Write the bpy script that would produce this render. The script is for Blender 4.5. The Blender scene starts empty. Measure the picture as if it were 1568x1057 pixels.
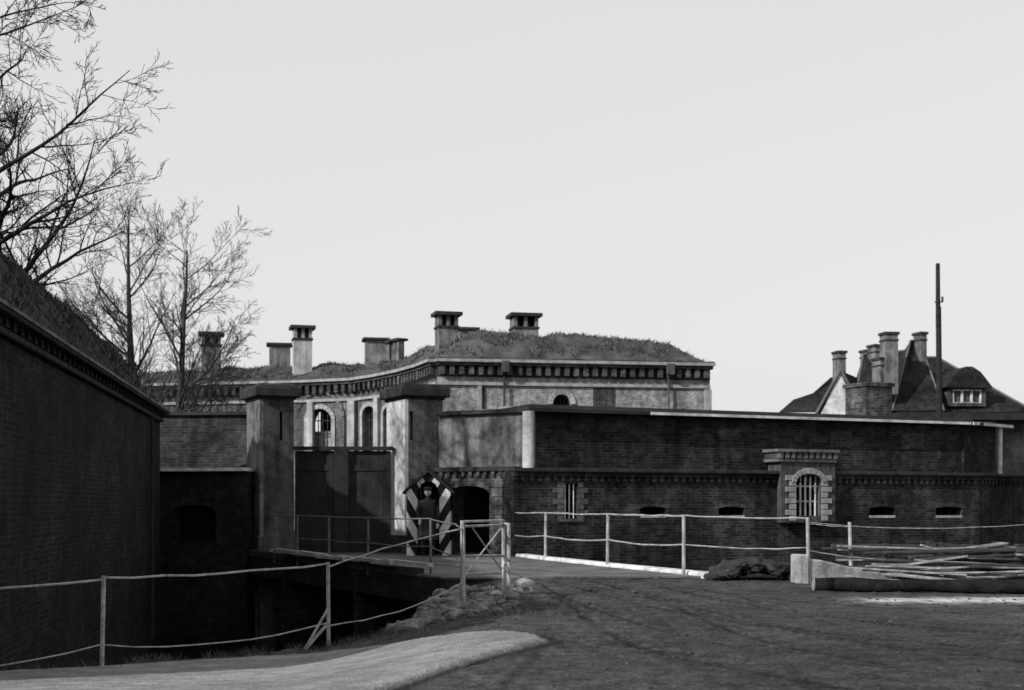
import bpy, math, random
import numpy as np
from mathutils import Vector, noise, Quaternion, Matrix
import bmesh
random.seed(7)
scene=bpy.context.scene
EYE=1.45; FL=2000.0; CX=784.0; HY=770.0
# image pixel column / row to world X / Z at an assumed distance (metres)
def X(px,d): return (px-CX)/FL*d
def Z(py,d): return EYE+(HY-py)/FL*d

# ------------------------------------------------------------------ materials
def nt(name):
    m=bpy.data.materials.new(name); m.use_nodes=True
    t=m.node_tree; b=t.nodes['Principled BSDF']
    b.inputs['Specular IOR Level'].default_value=0.12
    return m,t,b
def L(t,a,b): t.links.new(a,b)
def math_n(t,op,a,b=None,c=None,clamp=False):
    n=t.nodes.new('ShaderNodeMath'); n.operation=op; n.use_clamp=clamp
    for i,v in enumerate((a,b,c)):
        if v is None: continue
        if isinstance(v,(int,float)): n.inputs[i].default_value=v
        else: L(t,v,n.inputs[i])
    return n.outputs[0]
def noise_n(t,vec,scale,detail=4,rough=.6,dist=0):
    n=t.nodes.new('ShaderNodeTexNoise'); n.inputs['Scale'].default_value=scale
    n.inputs['Detail'].default_value=detail; n.inputs['Roughness'].default_value=rough
    n.inputs['Distortion'].default_value=dist
    if vec is not None: L(t,vec,n.inputs['Vector'])
    return n.outputs[0]
def maprange(t,v,a,b,c,d):
    n=t.nodes.new('ShaderNodeMapRange')
    L(t,v,n.inputs[0])
    for i,x in enumerate((a,b,c,d)): n.inputs[i+1].default_value=x
    return n.outputs[0]
def gray(t,v,b):
    n=t.nodes.new('ShaderNodeCombineColor')
    for i in range(3): L(t,v,n.inputs[i])
    L(t,n.outputs[0],b.inputs['Base Color'])
def bump(t,b,h,strength,dist=.02):
    n=t.nodes.new('ShaderNodeBump'); n.inputs['Strength'].default_value=strength
    n.inputs['Distance'].default_value=dist; L(t,h,n.inputs['Height']); L(t,n.outputs[0],b.inputs['Normal'])
def rough_mat(name,v,var=.35,sc=1.2,fine=14,bs=.4,bd=.02,rough=.9,streak=0.0):
    m,t,b=nt(name); b.inputs['Roughness'].default_value=rough
    tc=t.nodes.new('ShaderNodeTexCoord').outputs['Object']
    n1=noise_n(t,tc,sc,4,.65,.3); n2=noise_n(t,tc,fine,3,.6)
    k=math_n(t,'ADD',math_n(t,'MULTIPLY',n1,.7),math_n(t,'MULTIPLY',n2,.3))
    k=maprange(t,k,.36,.64,v*(1-var),v*(1+var))
    if streak>0:
        mp=t.nodes.new('ShaderNodeMapping'); mp.inputs['Scale'].default_value=(3.5,3.5,.25); L(t,tc,mp.inputs[0])
        s=maprange(t,noise_n(t,mp.outputs[0],1.3,3,.6),.4,.65,1,1-streak)
        k=math_n(t,'MULTIPLY',k,s)
    gray(t,k,b); bump(t,b,n2,bs,bd)
    return m
def brick_mat(name,v,mortar,var=.35,streak=.35,ms=.011,lo=.45,hi=1.7):
    m,t,b=nt(name); b.inputs['Roughness'].default_value=.92
    tcn=t.nodes.new('ShaderNodeTexCoord')
    br=t.nodes.new('ShaderNodeTexBrick'); L(t,tcn.outputs['UV'],br.inputs['Vector'])
    br.inputs['Scale'].default_value=1; br.inputs['Brick Width'].default_value=.26
    br.inputs['Row Height'].default_value=.083; br.inputs['Mortar Size'].default_value=ms
    br.inputs['Bias'].default_value=-.1
    br.inputs['Color1'].default_value=(v*(1-var),)*3+(1,); br.inputs['Color2'].default_value=(v*(1+var),)*3+(1,)
    br.inputs['Mortar'].default_value=(mortar,)*3+(1,)
    bw=t.nodes.new('ShaderNodeRGBToBW'); L(t,br.outputs['Color'],bw.inputs[0])
    tc=tcn.outputs['Object']
    n1=maprange(t,noise_n(t,tc,.6,5,.7,.6),.33,.67,lo,hi)
    n2=maprange(t,noise_n(t,tc,4.3,4,.75),.33,.67,.5,1.5)
    mp=t.nodes.new('ShaderNodeMapping'); mp.inputs['Scale'].default_value=(2.2,2.2,.2); L(t,tc,mp.inputs[0])
    s=maprange(t,noise_n(t,mp.outputs[0],1.3,3,.6),.4,.68,1.08,1-streak)
    k=math_n(t,'MULTIPLY',math_n(t,'MULTIPLY',bw.outputs[0],n1),math_n(t,'MULTIPLY',n2,s))
    gray(t,k,b)
    h=math_n(t,'SUBTRACT',noise_n(t,tc,20,2,.6),math_n(t,'MULTIPLY',br.outputs['Fac'],.8))
    bump(t,b,h,.5,.012)
    return m
M={}
M['brick_dark']=brick_mat('dark_brick',.026,.042,.5,.5)
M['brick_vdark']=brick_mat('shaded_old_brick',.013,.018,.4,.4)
M['brick_left']=brick_mat('blackish_old_brick',.011,.02,.5,.3,.012,.5,1.8)  # very dark tone for the left casemate brick
M['brick_up']=brick_mat('upper_brick',.022,.035,.5,.45)
M['brick_yard']=brick_mat('yard_brick',.035,.05)
M['brick_gate']=brick_mat('gate_brick',.055,.08,.45,.5)
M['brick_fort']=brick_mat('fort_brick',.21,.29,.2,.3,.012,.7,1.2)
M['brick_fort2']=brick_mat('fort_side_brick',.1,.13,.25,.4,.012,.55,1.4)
M['plaster']=rough_mat('weathered_plaster',.15,.6,1.3,12,.5,.02,.9,.4)
M['plaster_l']=rough_mat('lime_plaster',.33,.45,1.1,12,.5,.02,.9,.3)
M['plaster_sunlit']=rough_mat('sunlit_side_plaster',.5,.25,1.5,12,.5,.02,.9,.15)  # sunlit look of the east pillar's side, put into the colour
M['plaster_g']=rough_mat('gate_front_plaster',.11,.6,1.5,12,.5,.02,.9,.4)  # pillar front toned down as its shaded face; window quoins share it
M['plaster_d']=rough_mat('shaded_plaster',.07,.55,1.6,12,.5,.02,.9,.45)
M['stone']=rough_mat('light_stone',.13,.5,3,20,.5,.02,.9,.2)
M['stone_f']=rough_mat('fort_light_stone',.28,.3,3,20,.5,.02,.9,.2)
M['stone_w']=rough_mat('pale_stone_edge',.45,.45,2,20,.4,.02)
M['stone_d']=rough_mat('cap_stone',.03,.5,3,20,.5,.02)
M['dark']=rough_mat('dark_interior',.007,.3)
M['roofing']=rough_mat('tar_roof',.025,.4)
M['wood_d']=rough_mat('gate_boards',.028,.25,2,15,.4,.01,.9,.25)
M['iron']=rough_mat('painted_iron',.27,.5,5,30,.2,.005,.6)
M['iron_g']=rough_mat('weathered_iron',.1,.4,5,30,.2,.005,.6)
M['iron_d']=rough_mat('dark_iron',.03,.3,5,30,.2,.005,.6)
M['bars']=rough_mat('window_bars',.3,.3,5,30,.2,.005,.6)
M['white']=rough_mat('whitewash',.55,.4,3,20,.4,.01,.85,.2)
M['bark']=rough_mat('bark',.02,.4,4,20,.6,.02)
M['bark2']=rough_mat('grey_bark',.04,.4,4,20,.6,.02)
M['rock']=rough_mat('field_stone',.13,.75,3.5,14,.8,.03)
M['rock_d']=rough_mat('dark_rubble',.03,.6,2.5,14,.8,.03)
M['clod']=rough_mat('dirt_clods',.045,.6,2.5,14,.8,.03)
M['timber']=rough_mat('sawn_timber',.2,.65,2.5,20,.5,.01)
M['timber_d']=rough_mat('old_timber',.04,.45,2.5,20,.5,.01)
M['logbark']=rough_mat('log_bark',.014,.5,4,18,.8,.03); M['logbark'].node_tree.nodes['Principled BSDF'].inputs['Specular IOR Level'].default_value=0
M['grass']=rough_mat('dry_grass',.055,.7,.9,10,.6,.03)
M['blade']=rough_mat('grass_blades',.08,.7,.8,10,.1,.01)
M['grass_s']=rough_mat('shaded_turf',.026,.6,.9,10,.6,.03)
M['tiles']=brick_mat('roof_tiles',.022,.013,.35,.3)
M['mortar_ridge']=rough_mat('ridge_tiles',.1,.3)
M['cloth']=rough_mat('dark_wool',.02,.3,5,40,.3,.004)
M['skin']=rough_mat('skin',.32,.1,5,40,.1,.002,.6)
M['leather']=rough_mat('black_leather',.012,.2,5,40,.1,.002,.45)
M['concrete']=rough_mat('concrete',.3,.45,1.8,16,.6,.02,.9,.3)

# ------------------------------------------------------------------ mesh kit
def empty(name,loc=(0,0,0)):
    e=bpy.data.objects.new(name,None); scene.collection.objects.link(e); e.location=loc; return e
class Fr:
    def __init__(s,x0,y0,x1,y1):
        s.O=Vector((x0,y0)); d=Vector((x1-x0,y1-y0)); s.L=d.length; s.D=d.normalized(); s.N=Vector((s.D.y,-s.D.x))
    def P(s,u,v,w):
        q=s.O+s.D*u+s.N*v; return (q.x,q.y,w)
    def u(s,px,v=0):
        O=s.O+s.N*v; k=(px-CX)/FL
        return (k*O.y-O.x)/(s.D.x-k*s.D.y)
    def z(s,px,py,v=0):
        u=s.u(px,v); y=(s.O+s.D*u+s.N*v).y
        return Z(py,y)
class B:
    def __init__(s): s.v=[]; s.f=[]
    def add(s,vs,fs):
        o=len(s.v); s.v+=[tuple(q) for q in vs]; s.f+=[tuple(i+o for i in f) for f in fs]
    def fbox(s,F,u0,u1,v0,v1,w0,w1,tu=0,tv=0):
        vs=[F.P(u0,v0,w0),F.P(u1,v0,w0),F.P(u1,v1,w0),F.P(u0,v1,w0),
            F.P(u0+tu,v0+tv,w1),F.P(u1-tu,v0+tv,w1),F.P(u1-tu,v1-tv,w1),F.P(u0+tu,v1-tv,w1)]
        s.add(vs,[(0,1,2,3),(7,6,5,4),(0,4,5,1),(1,5,6,2),(2,6,7,3),(3,7,4,0)])
    def fprism(s,F,poly,v0,v1):
        n=len(poly)
        vs=[F.P(u,v0,w) for u,w in poly]+[F.P(u,v1,w) for u,w in poly]
        s.add(vs,[tuple(range(n)),tuple(range(2*n-1,n-1,-1))]+[(i,i+n,(i+1)%n+n,(i+1)%n) for i in range(n)])
    def prism(s,poly,z0,z1):
        n=len(poly)
        vs=[(x,y,z0) for x,y in poly]+[(x,y,z1) for x,y in poly]
        s.add(vs,[tuple(range(n-1,-1,-1)),tuple(range(n,2*n))]+[(i,(i+1)%n,(i+1)%n+n,i+n) for i in range(n)])
    def tube(s,p0,p1,r0,r1=None,n=6,cap=True):
        r1=r0 if r1 is None else r1
        p0=Vector(p0);p1=Vector(p1);d=(p1-p0)
        if d.length<1e-6: return
        d.normalize(); a=d.orthogonal().normalized(); b=d.cross(a)
        vs=[]
        for p,r in((p0,r0),(p1,r1)):
            for i in range(n):
                t=2*math.pi*i/n; vs.append(p+a*math.cos(t)*r+b*math.sin(t)*r)
        fs=[(i,(i+1)%n,(i+1)%n+n,i+n) for i in range(n)]
        if cap: fs+=[tuple(range(n-1,-1,-1)),tuple(range(n,2*n))]
        s.add(vs,fs)
    def path(s,pts,r,n=6):
        for a,b in zip(pts[:-1],pts[1:]): s.tube(a,b,r,r,n)
    def rbox(s,c,sz,ang=0,tilt=0):
        c=Vector(c); hx,hy,hz=[q/2 for q in sz]
        R=Matrix.Rotation(ang,3,'Z')@Matrix.Rotation(tilt,3,'Y')
        vs=[c+R@Vector((a*hx,b*hy,e*hz)) for e in(-1,1) for a,b in((-1,-1),(1,-1),(1,1),(-1,1))]
        s.add(vs,[(3,2,1,0),(4,5,6,7),(0,1,5,4),(1,2,6,5),(2,3,7,6),(3,0,4,7)])
    def make(s,name,mat,parent=None,smooth=False,recalc=True,bevel=0,origin=None):
        me=bpy.data.meshes.new(name)
        ox=Vector(origin) if origin else Vector((0,0,0))
        me.from_pydata([Vector(q)-ox for q in s.v],[],s.f)
        if recalc:
            bm=bmesh.new(); bm.from_mesh(me); bmesh.ops.recalc_face_normals(bm,faces=bm.faces); bm.to_mesh(me); bm.free()
        uv=me.uv_layers.new(name='UVMap')
        if recalc or not smooth:
          for p in me.polygons:
            n=p.normal
            if abs(n.z)<.75:
                l=math.hypot(n.x,n.y) or 1; tx,ty=-n.y/l,n.x/l
                sc=1/max(.3,math.sqrt(max(1e-6,1-n.z*n.z)))
                for li in p.loop_indices:
                    c=me.vertices[me.loops[li].vertex_index].co; uv.data[li].uv=(c.x*tx+c.y*ty,c.z*sc)
            else:
                for li in p.loop_indices:
                    c=me.vertices[me.loops[li].vertex_index].co; uv.data[li].uv=(c.x,c.y)
        me.polygons.foreach_set('use_smooth',[smooth]*len(me.polygons))
        me.materials.append(M[mat] if isinstance(mat,str) else mat)
        o=bpy.data.objects.new(name,me); scene.collection.objects.link(o)
        o.location=ox
        if parent: o.parent=parent; o.matrix_parent_inverse.identity()
        if parent and parent.location.length>0: o.location=ox-parent.location
        if bevel:
            md=o.modifiers.new('bevel','BEVEL'); md.width=bevel; md.segments=1; md.limit_method='ANGLE'
        return o
def arch_w(u,ua,ub,wb,rise):
    t=(u-(ua+ub)/2)/((ub-ua)/2); return wb-rise+rise*math.sqrt(max(0,1-t*t))
def wall_open(b,F,u0,u1,w0,w1,v0,v1,ops):
    cur=u0
    for ua,ub,wa,wb,rise in sorted(ops):
        if ua>cur: b.fbox(F,cur,ua,v0,v1,w0,w1)
        if wa>w0: b.fbox(F,ua,ub,v0,v1,w0,wa)
        if wb<w1: b.fbox(F,ua,ub,v0,v1,wb,w1)
        if rise>0:
            n=10
            for i in range(n):
                a=ua+(ub-ua)*i/n; c=ua+(ub-ua)*(i+1)/n
                b.fprism(F,[(a,arch_w(a,ua,ub,wb,rise)),(c,arch_w(c,ua,ub,wb,rise)),(c,wb),(a,wb)] if 0<i<n-1 else
                     ([(a,wb-rise),(c,arch_w(c,ua,ub,wb,rise)),(c,wb),(a,wb)] if i==0 else [(a,arch_w(a,ua,ub,wb,rise)),(c,wb-rise),(c,wb),(a,wb)]),v0,v1)
        cur=ub
    if u1>cur: b.fbox(F,cur,u1,v0,v1,w0,w1)
def arch_ring(b,F,ua,ub,wb,rise,wd,v0,v1,n=10,legs=None):
    uc=(ua+ub)/2; hw=(ub-ua)/2
    for i in range(n):
        a0=math.pi*(1-i/n); a1=math.pi*(1-(i+1)/n)-(-.03)
        q=lambda a,e:(uc+(hw+e)*math.cos(a), wb-rise+(rise+e)*math.sin(a))
        b.fprism(F,[q(a0,0),q(a1,0),q(a1,wd),q(a0,wd)],v0,v1)
    if legs is not None:
        b.fbox(F,ua-wd,ua,v0,v1,legs,wb-rise); b.fbox(F,ub,ub+wd,v0,v1,legs,wb-rise)
def blades(b,pts,h,w,lean=.5):
    for x,y,z in pts:
        a=random.random()*6.283; hh=h*random.uniform(.4,1.2); l=lean*hh
        dx,dy=math.cos(a)*w,math.sin(a)*w; ex,ey=random.uniform(-l,l),random.uniform(-l,l)
        b.add([(x-dx,y-dy,z-.03),(x+dx,y+dy,z-.03),(x+ex,y+ey,z+hh)],[(0,1,2)])
def rock(b,c,r,sq=.7,seed=0,sub=2):
    bm=bmesh.new(); bmesh.ops.create_icosphere(bm,subdivisions=sub,radius=1)
    s=Vector((seed*3.1,seed*1.7,seed*.9))
    ang=seed*2.3; sx=random.uniform(.8,1.3)
    vs=[]
    for v in bm.verts:
        k=1+.45*noise.noise(v.co*1.3+s)+.2*noise.noise(v.co*3+s)
        q=v.co*k; x=q.x*sx; y=q.y
        vs.append((c[0]+r*(x*math.cos(ang)-y*math.sin(ang)),c[1]+r*(x*math.sin(ang)+y*math.cos(ang)),c[2]+r*sq*q.z))
    fs=[tuple(v.index for v in f.verts) for f in bm.faces]; bm.free()
    b.add(vs,fs)

# ------------------------------------------------------------------ ground
BANK=[(-60,2),(-14,9.3),(-9,11.8),(-5.4,14.75),(-2.5,17.75),(-1.5,18.0),(-1.15,19.8),(-1.35,24.9),(3.7,25.1),(5.3,25.7),(12,27.6),(70,36)]
FARB=[(-80,44),(-30,41),(-7,37.6),(0,36.3),(15,42.5),(22,47),(80,55)]
def polydist(xs,ys,pl):
    d=np.full(xs.shape,1e9)
    for (ax,ay),(bx,by) in zip(pl[:-1],pl[1:]):
        vx,vy=bx-ax,by-ay; t=np.clip(((xs-ax)*vx+(ys-ay)*vy)/(vx*vx+vy*vy+1e-12),0,1)
        d=np.minimum(d,np.hypot(xs-ax-t*vx,ys-ay-t*vy))
    return d
def inpoly(xs,ys,pl):
    r=np.zeros(xs.shape,bool)
    for i in range(len(pl)):
        ax,ay=pl[i]; bx,by=pl[(i+1)%len(pl)]
        c=((ay>ys)!=(by>ys))
        xx=(bx-ax)*(ys-ay)/((by-ay) if by!=ay else 1e-9)+ax
        r^=(c&(xs<xx))
    return r
def sst(a,b,x):
    t=np.clip((x-a)/(b-a),0,1); return t*t*(3-2*t)
def fbm(xs,ys,s,seed=0.):
    f=np.zeros(xs.shape).ravel(); xf=xs.ravel(); yf=ys.ravel()
    for i in range(f.size):
        f[i]=noise.noise(Vector((xf[i]*s+seed,yf[i]*s,seed)))+.5*noise.noise(Vector((xf[i]*s*2.1+seed,yf[i]*s*2.1,seed+3)))
    return f.reshape(xs.shape)
def spline(pl,n=10):
    out=[]
    P=[pl[0]]+list(pl)+[pl[-1]]
    for i in range(1,len(P)-2):
        for k in range(n):
            t=k/n
            out.append(tuple(.5*((2*P[i][j])+(-P[i-1][j]+P[i+1][j])*t+(2*P[i-1][j]-5*P[i][j]+4*P[i+1][j]-P[i+2][j])*t*t+(-P[i-1][j]+3*P[i][j]-3*P[i+1][j]+P[i+2][j])*t**3) for j in(0,1)))
    out.append(tuple(pl[-1])); return out
PATHP=[(-1.1,6),(-1.1,10.2),(-.62,11.6),(-.05,12.7),(.34,13.5),(.2,14.1),(-.1,14.5),(-.7,14.9),(-1.4,15.7),(-2.2,16.6),(-3.2,16.2),(-5.5,14.2),(-9,11.2),(-14,9),(-14,6)]
def axis(segs):
    r=[]
    for a,b,st in segs: r+=list(np.arange(a,b,st))
    return np.array(r+[segs[-1][1]])
xs1=axis([(-3000,-300,900),(-300,-60,60),(-60,-20,4),(-20,-8,.5),(-8,12,.08),(12,24,.5),(24,60,4),(60,300,60),(300,3000,900)])
ys1=axis([(-300,-20,70),(-20,6,2),(6,28,.09),(28,44,.3),(44,90,4),(90,400,60),(400,4000,900)])
GX,GY=np.meshgrid(xs1,ys1)
land=inpoly(GX,GY,BANK+[(70,-400),(-60,-400)])
land|=(GY<2)|((np.abs(GX)>60)&(GY<36)&(GX>0))
sd=polydist(GX,GY,BANK); sd=np.where(land,sd,-sd)
nn=fbm(GX,GY,1.1,2.); n2=fbm(GX,GY,4.,9.)
zl=-.5*sst(0,1,(-GX+.1)/2.8)*sst(6,17,GY)
pm=inpoly(GX,GY,PATHP)
pd=polydist(GX,GY,PATHP+[PATHP[0]]); psd=np.where(pm,pd,-pd)
pathm=sst(-.05,.05,psd+.07*nn+.03*n2)
edge=np.exp(-((psd+.1+.07*nn)/.07)**2)
zl=zl+.05*pathm+(.014*n2+.014*nn)*(1-.9*pathm)
TR=[[(-.9,30),(.5,24),(.95,20),(1.1,16.5),(1.0,13),(.6,10),(0.2,7)],
    [(-.6,30),(.8,24),(1.5,19),(1.7,15.5),(2.2,12.6),(3.8,9.8),(6,7)],
    [(-.2,29),(1.6,23.5),(2.4,19.5),(3.3,16.5),(5.2,13.6),(8.6,11.4),(14,9.6)],
    [(.1,28.5),(1.9,23.5),(2.9,20.3),(4.4,17.8),(7.2,15.2),(11,13.6),(18,12)],
    [(1.4,25.5),(.9,21),(.9,17),(1.5,13),(2.6,10),(3.2,6)],
    [(.3,26),(2.4,21.6),(3.0,17),(3.2,13),(3.0,9)],
    [(-.3,28),(1.2,22),(1.9,17.5),(2.7,14),(4.4,11.2),(7,9)]]
rut=np.zeros(GX.shape); ridge=np.zeros(GX.shape)
for ti,tr in enumerate(TR):
    c=np.array(spline(tr,8)); t=np.gradient(c,axis=0); t/=np.linalg.norm(t,axis=1)[:,None]+1e-9; nrm=np.stack([-t[:,1],t[:,0]],1)
    am0=[.6,1,1,.8,.5,.5,.9][ti]
    for off in(-.72,.72):
        q=[tuple(k) for k in (c+nrm*off)]
        dd=polydist(GX,GY,q)+.03*nn
        rut=np.maximum(rut,am0*np.maximum(np.exp(-(dd/.075)**2),.55*np.exp(-((dd-.17)/.04)**2))); ridge=np.maximum(ridge,am0*np.exp(-((dd-.1)/.035)**2)*.6)
brk=np.clip(.8+.9*fbm(GX,GY,.7,31.),0.15,1)
rut*=brk*(1-pathm)*sst(.1,.6,sd); ridge*=brk*(1-pathm)*sst(.1,.6,sd)*(1-rut)
zl=zl-.014*rut+.008*ridge
rut=np.maximum(rut,edge*.9*sst(.3,.8,sd))
t1=sst(-.75,0.,sd+.22*nn)
zm=-2.75+.1*nn
zg=zm+(zl-zm)*t1
fy=np.interp(GX,[p[0] for p in FARB],[p[1] for p in FARB])
zg=np.where(GY>fy,0,zg)
zg=np.where((GY<60)|(land),zg,0)
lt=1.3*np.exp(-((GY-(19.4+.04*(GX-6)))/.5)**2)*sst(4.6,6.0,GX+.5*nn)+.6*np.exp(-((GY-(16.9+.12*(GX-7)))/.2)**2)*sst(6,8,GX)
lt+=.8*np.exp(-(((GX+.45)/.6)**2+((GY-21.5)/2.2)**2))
painted_shade=sst(1.,6,GX)*sst(18,11,GY)  # mask for shade painted into the ground colour, near right
me=bpy.data.meshes.new('ground'); ny,nx=GX.shape
vs=np.stack([GX,GY,zg],-1).reshape(-1,3)
idx=np.arange(nx*ny).reshape(ny,nx)
fs=np.stack([idx[:-1,:-1],idx[:-1,1:],idx[1:,1:],idx[1:,:-1]],-1).reshape(-1,4)
me.from_pydata(vs.tolist(),[],fs.tolist())
for nm,ar in(('path',pathm*(t1>.5)),('rut',rut),('ridge',ridge),('pale',lt),('moat',1-t1),('painted_shade',painted_shade)):
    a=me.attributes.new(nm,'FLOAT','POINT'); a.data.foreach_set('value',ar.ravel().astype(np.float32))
me.polygons.foreach_set('use_smooth',[True]*len(me.polygons))
m,t,b=nt('dirt_ground'); b.inputs['Roughness'].default_value=.95
tc=t.nodes.new('ShaderNodeTexCoord').outputs['Object']
def attr(n):
    a=t.nodes.new('ShaderNodeAttribute'); a.attribute_name=n; return a.outputs['Fac']
na=noise_n(t,tc,.3,5,.65,.6); nb=noise_n(t,tc,3.2,5,.75); nc=noise_n(t,tc,22,3,.75)
k=maprange(t,na,.32,.68,.034,.072)
k=math_n(t,'MULTIPLY',k,maprange(t,nb,.34,.66,.45,1.5))
k=math_n(t,'MULTIPLY',k,maprange(t,nc,.33,.67,.4,1.6))
k=math_n(t,'MULTIPLY',k,maprange(t,attr('painted_shade'),0,1,1,.5))  # lowers the base colour by the painted shade
k=math_n(t,'MULTIPLY',k,maprange(t,attr('rut'),0,1,1,.15))
k=math_n(t,'MULTIPLY',k,maprange(t,attr('ridge'),0,1,1,1.9))
pc=math_n(t,'MULTIPLY',maprange(t,nb,.33,.67,.15,.28),maprange(t,na,.35,.65,.75,1.2))
pc=math_n(t,'MULTIPLY',pc,maprange(t,nc,.3,.7,.75,1.25))
def mixv(a,b_,f):
    return math_n(t,'ADD',math_n(t,'MULTIPLY',a,math_n(t,'SUBTRACT',1.0,f)),math_n(t,'MULTIPLY',b_,f))
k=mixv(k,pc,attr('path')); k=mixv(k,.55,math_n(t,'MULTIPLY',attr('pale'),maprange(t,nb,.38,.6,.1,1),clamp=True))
k=mixv(k,.015,math_n(t,'MULTIPLY',attr('moat'),.92))
gray(t,k,b); bump(t,b,math_n(t,'ADD',math_n(t,'MULTIPLY',nb,1.0),math_n(t,'MULTIPLY',nc,.7)),1.0,.05)
me.materials.append(m); go=bpy.data.objects.new('ground',me); scene.collection.objects.link(go)
def gz(x,y):
    j=min(len(ys1)-1,max(0,int(np.searchsorted(ys1,y)))); i=min(len(xs1)-1,max(0,int(np.searchsorted(xs1,x)))); return float(zg[j,i])

# water
m,t,b=nt('moat_water'); b.inputs['Base Color'].default_value=(.005,.005,.005,1); b.inputs['Roughness'].default_value=.09
b.inputs['Specular IOR Level'].default_value=.4
tc=t.nodes.new('ShaderNodeTexCoord').outputs['Object']; bump(t,b,noise_n(t,tc,2.5,4,.6),.12,.05); M['water']=m
w=B(); w.add([(-60,3,-2.3),(60,3,-2.3),(60,50,-2.3),(-60,50,-2.3)],[(0,1,2,3)]); w.make('moat_water','water',recalc=False)
fl=B()
for i,(px,py,r) in enumerate([(262,988,.16),(610,925,.35),(120,985,.12),(430,975,.14),(560,950,.3),(590,962,.2),(330,960,.1)]):
    d=3.75*FL/(py-HY); d=min(d,31)
    rock(fl,(X(px,d),d,-2.28),r,.35,i+1)
fl.make('moat_stones','rock_d',smooth=False)

# ------------------------------------------------------------------ left casemate building with earth roof
LB=empty('left_brick_casemate')
FLW=Fr(-5.9,12,-9.57,35.5)
zt=3.85
b=B()
b.fbox(FLW,0,FLW.L,-.6,0,-2.8,zt)
b.fbox(FLW,FLW.L-.6,FLW.L-.002,-9,-.602,-2.8,zt-.004)
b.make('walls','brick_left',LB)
b=B()
b.fbox(FLW,-.2,FLW.L+.22,-.5,.24,zt,zt+.1); b.fbox(FLW,-.2,FLW.L+.1,-.4,.1,zt-.22,zt-.12)
b.make('cornice','stone_d',LB,bevel=.02)
b=B(); b.fbox(FLW,-.2,FLW.L+.25,.245,.265,zt+.06,zt+.11); b.make('gutter_edge','plaster',LB)
b=B()
i=0
while i*.45<FLW.L: b.fbox(FLW,i*.45,i*.45+.18,.002,.12,zt-.12,zt-.002); i+=1
b.make('corbels','brick_left',LB)
b=B(); b.tube(FLW.P(FLW.L-2.6,.09,-2),FLW.P(FLW.L-2.6,.09,zt),.045); b.make('downpipe','stone_d',LB)
def lroof(u,bb):
    e=min(bb,(FLW.L-u)*.8)
    h=2.05*max(0,min(1,e/1.6))**.8
    h+=.9*max(0,min(1,(bb-3)/8))  # extra rise out of view, shaped to cast shade on the gate
    q=FLW.P(u,-bb,0); v=Vector((q[0]*.9,q[1]*.9,0))
    h+=.22*(noise.noise(v)+.6*noise.noise(v*2.3))*min(1,e+.2)
    return (q[0],q[1],zt+.08+max(0,h))
b=B(); nu,nb_=90,34
us=[FLW.L*(i/nu) for i in range(nu+1)]; bs=[-.12+ 11*(j/nb_)**1.8 for j in range(nb_+1)]
vs=[lroof(u,q) for u in us for q in bs]
fs=[(i*(nb_+1)+j,i*(nb_+1)+j+1,(i+1)*(nb_+1)+j+1,(i+1)*(nb_+1)+j) for i in range(nu) for j in range(nb_)]
b.add(vs,fs); b.make('earth_roof','grass_s',LB,smooth=True)
b=B(); pts=[lroof(random.uniform(0,FLW.L),2.6*random.random()**.9) for _ in range(8000)]
blades(b,pts,.13,.014,.9); b.make('roof_grass','grass_s',LB,recalc=False)

# ------------------------------------------------------------------ low wall + lean-to between left casemate and gate
WL=empty('courtyard_wall')
FW=Fr(X(150,37.5),37.5,X(385,37.2),37.2)
b=B(); b.fbox(FW,0,FW.L,-.5,0,-2.8,Z(636,37.3)); b.make('wall','brick_yard',WL)
b=B(); b.fbox(FW,-.1,FW.L+.02,-.6,.1,Z(636,37.3),Z(631,37.3)); b.make('coping','stone_d',WL)
LT=empty('lean_to_shed')
FS=Fr(X(215,36),36.3,X(378,35.6),35.6)
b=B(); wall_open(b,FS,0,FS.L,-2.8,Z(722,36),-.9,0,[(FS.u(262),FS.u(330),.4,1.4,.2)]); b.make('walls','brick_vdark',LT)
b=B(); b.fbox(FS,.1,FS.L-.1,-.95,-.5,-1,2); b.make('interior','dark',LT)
b=B(); b.fbox(FS,-.1,FS.L+.05,-1.0,.22,Z(722,36),Z(717,36)); b.make('roof_slab','white',LT)

# ------------------------------------------------------------------ gate
GT=empty('fortress_gate')
def pillar(name,pxl,pxr,d,ang,side_mat):
    x=X(pxl,d); c,s=math.cos(ang),math.sin(ang)
    F=Fr(x,d,x+c*3,d+s*3)
    u1=F.u(pxr); dep=1.5
    zt=F.z((pxl+pxr)/2,612)
    sl=(pxl+30,pxl+35) if pxl<500 else (pxl+7,pxl+13)
    b=B()
    wall_open(b,F,0.003,u1,-2.8,zt,-.25,0,[(F.u(sl[0]),F.u(sl[1]),F.z(pxl,674),F.z(pxl,630),0)])
    b.make(name,'plaster_g' if pxl>500 else 'plaster_d',GT)  # fronts darker than sides: sun and shade put into the plaster colours
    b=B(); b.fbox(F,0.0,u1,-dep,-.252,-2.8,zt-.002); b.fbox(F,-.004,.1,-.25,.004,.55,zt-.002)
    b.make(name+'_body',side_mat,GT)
    b=B(); b.fbox(F,-.06,u1+.06,-dep-.06,.06,zt,zt+.07); b.fbox(F,-.17,u1+.17,-dep-.17,.17,zt+.072,zt+.34); b.fbox(F,-.12,u1+.12,-dep-.12,.12,zt+.342,zt+.44,.1,.1)
    b.make(name+'_cap','stone_d',GT,bevel=.03)
    b=B(); b.fbox(F,-.05,u1+.05,-dep-.05,.05,-.3,.55); b.make(name+'_plinth','plaster_d',GT,bevel=.02)
    return F
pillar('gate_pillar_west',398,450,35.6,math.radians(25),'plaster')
pillar('gate_pillar_east',620,678,36.0,math.radians(25),'plaster_sunlit')
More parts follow.
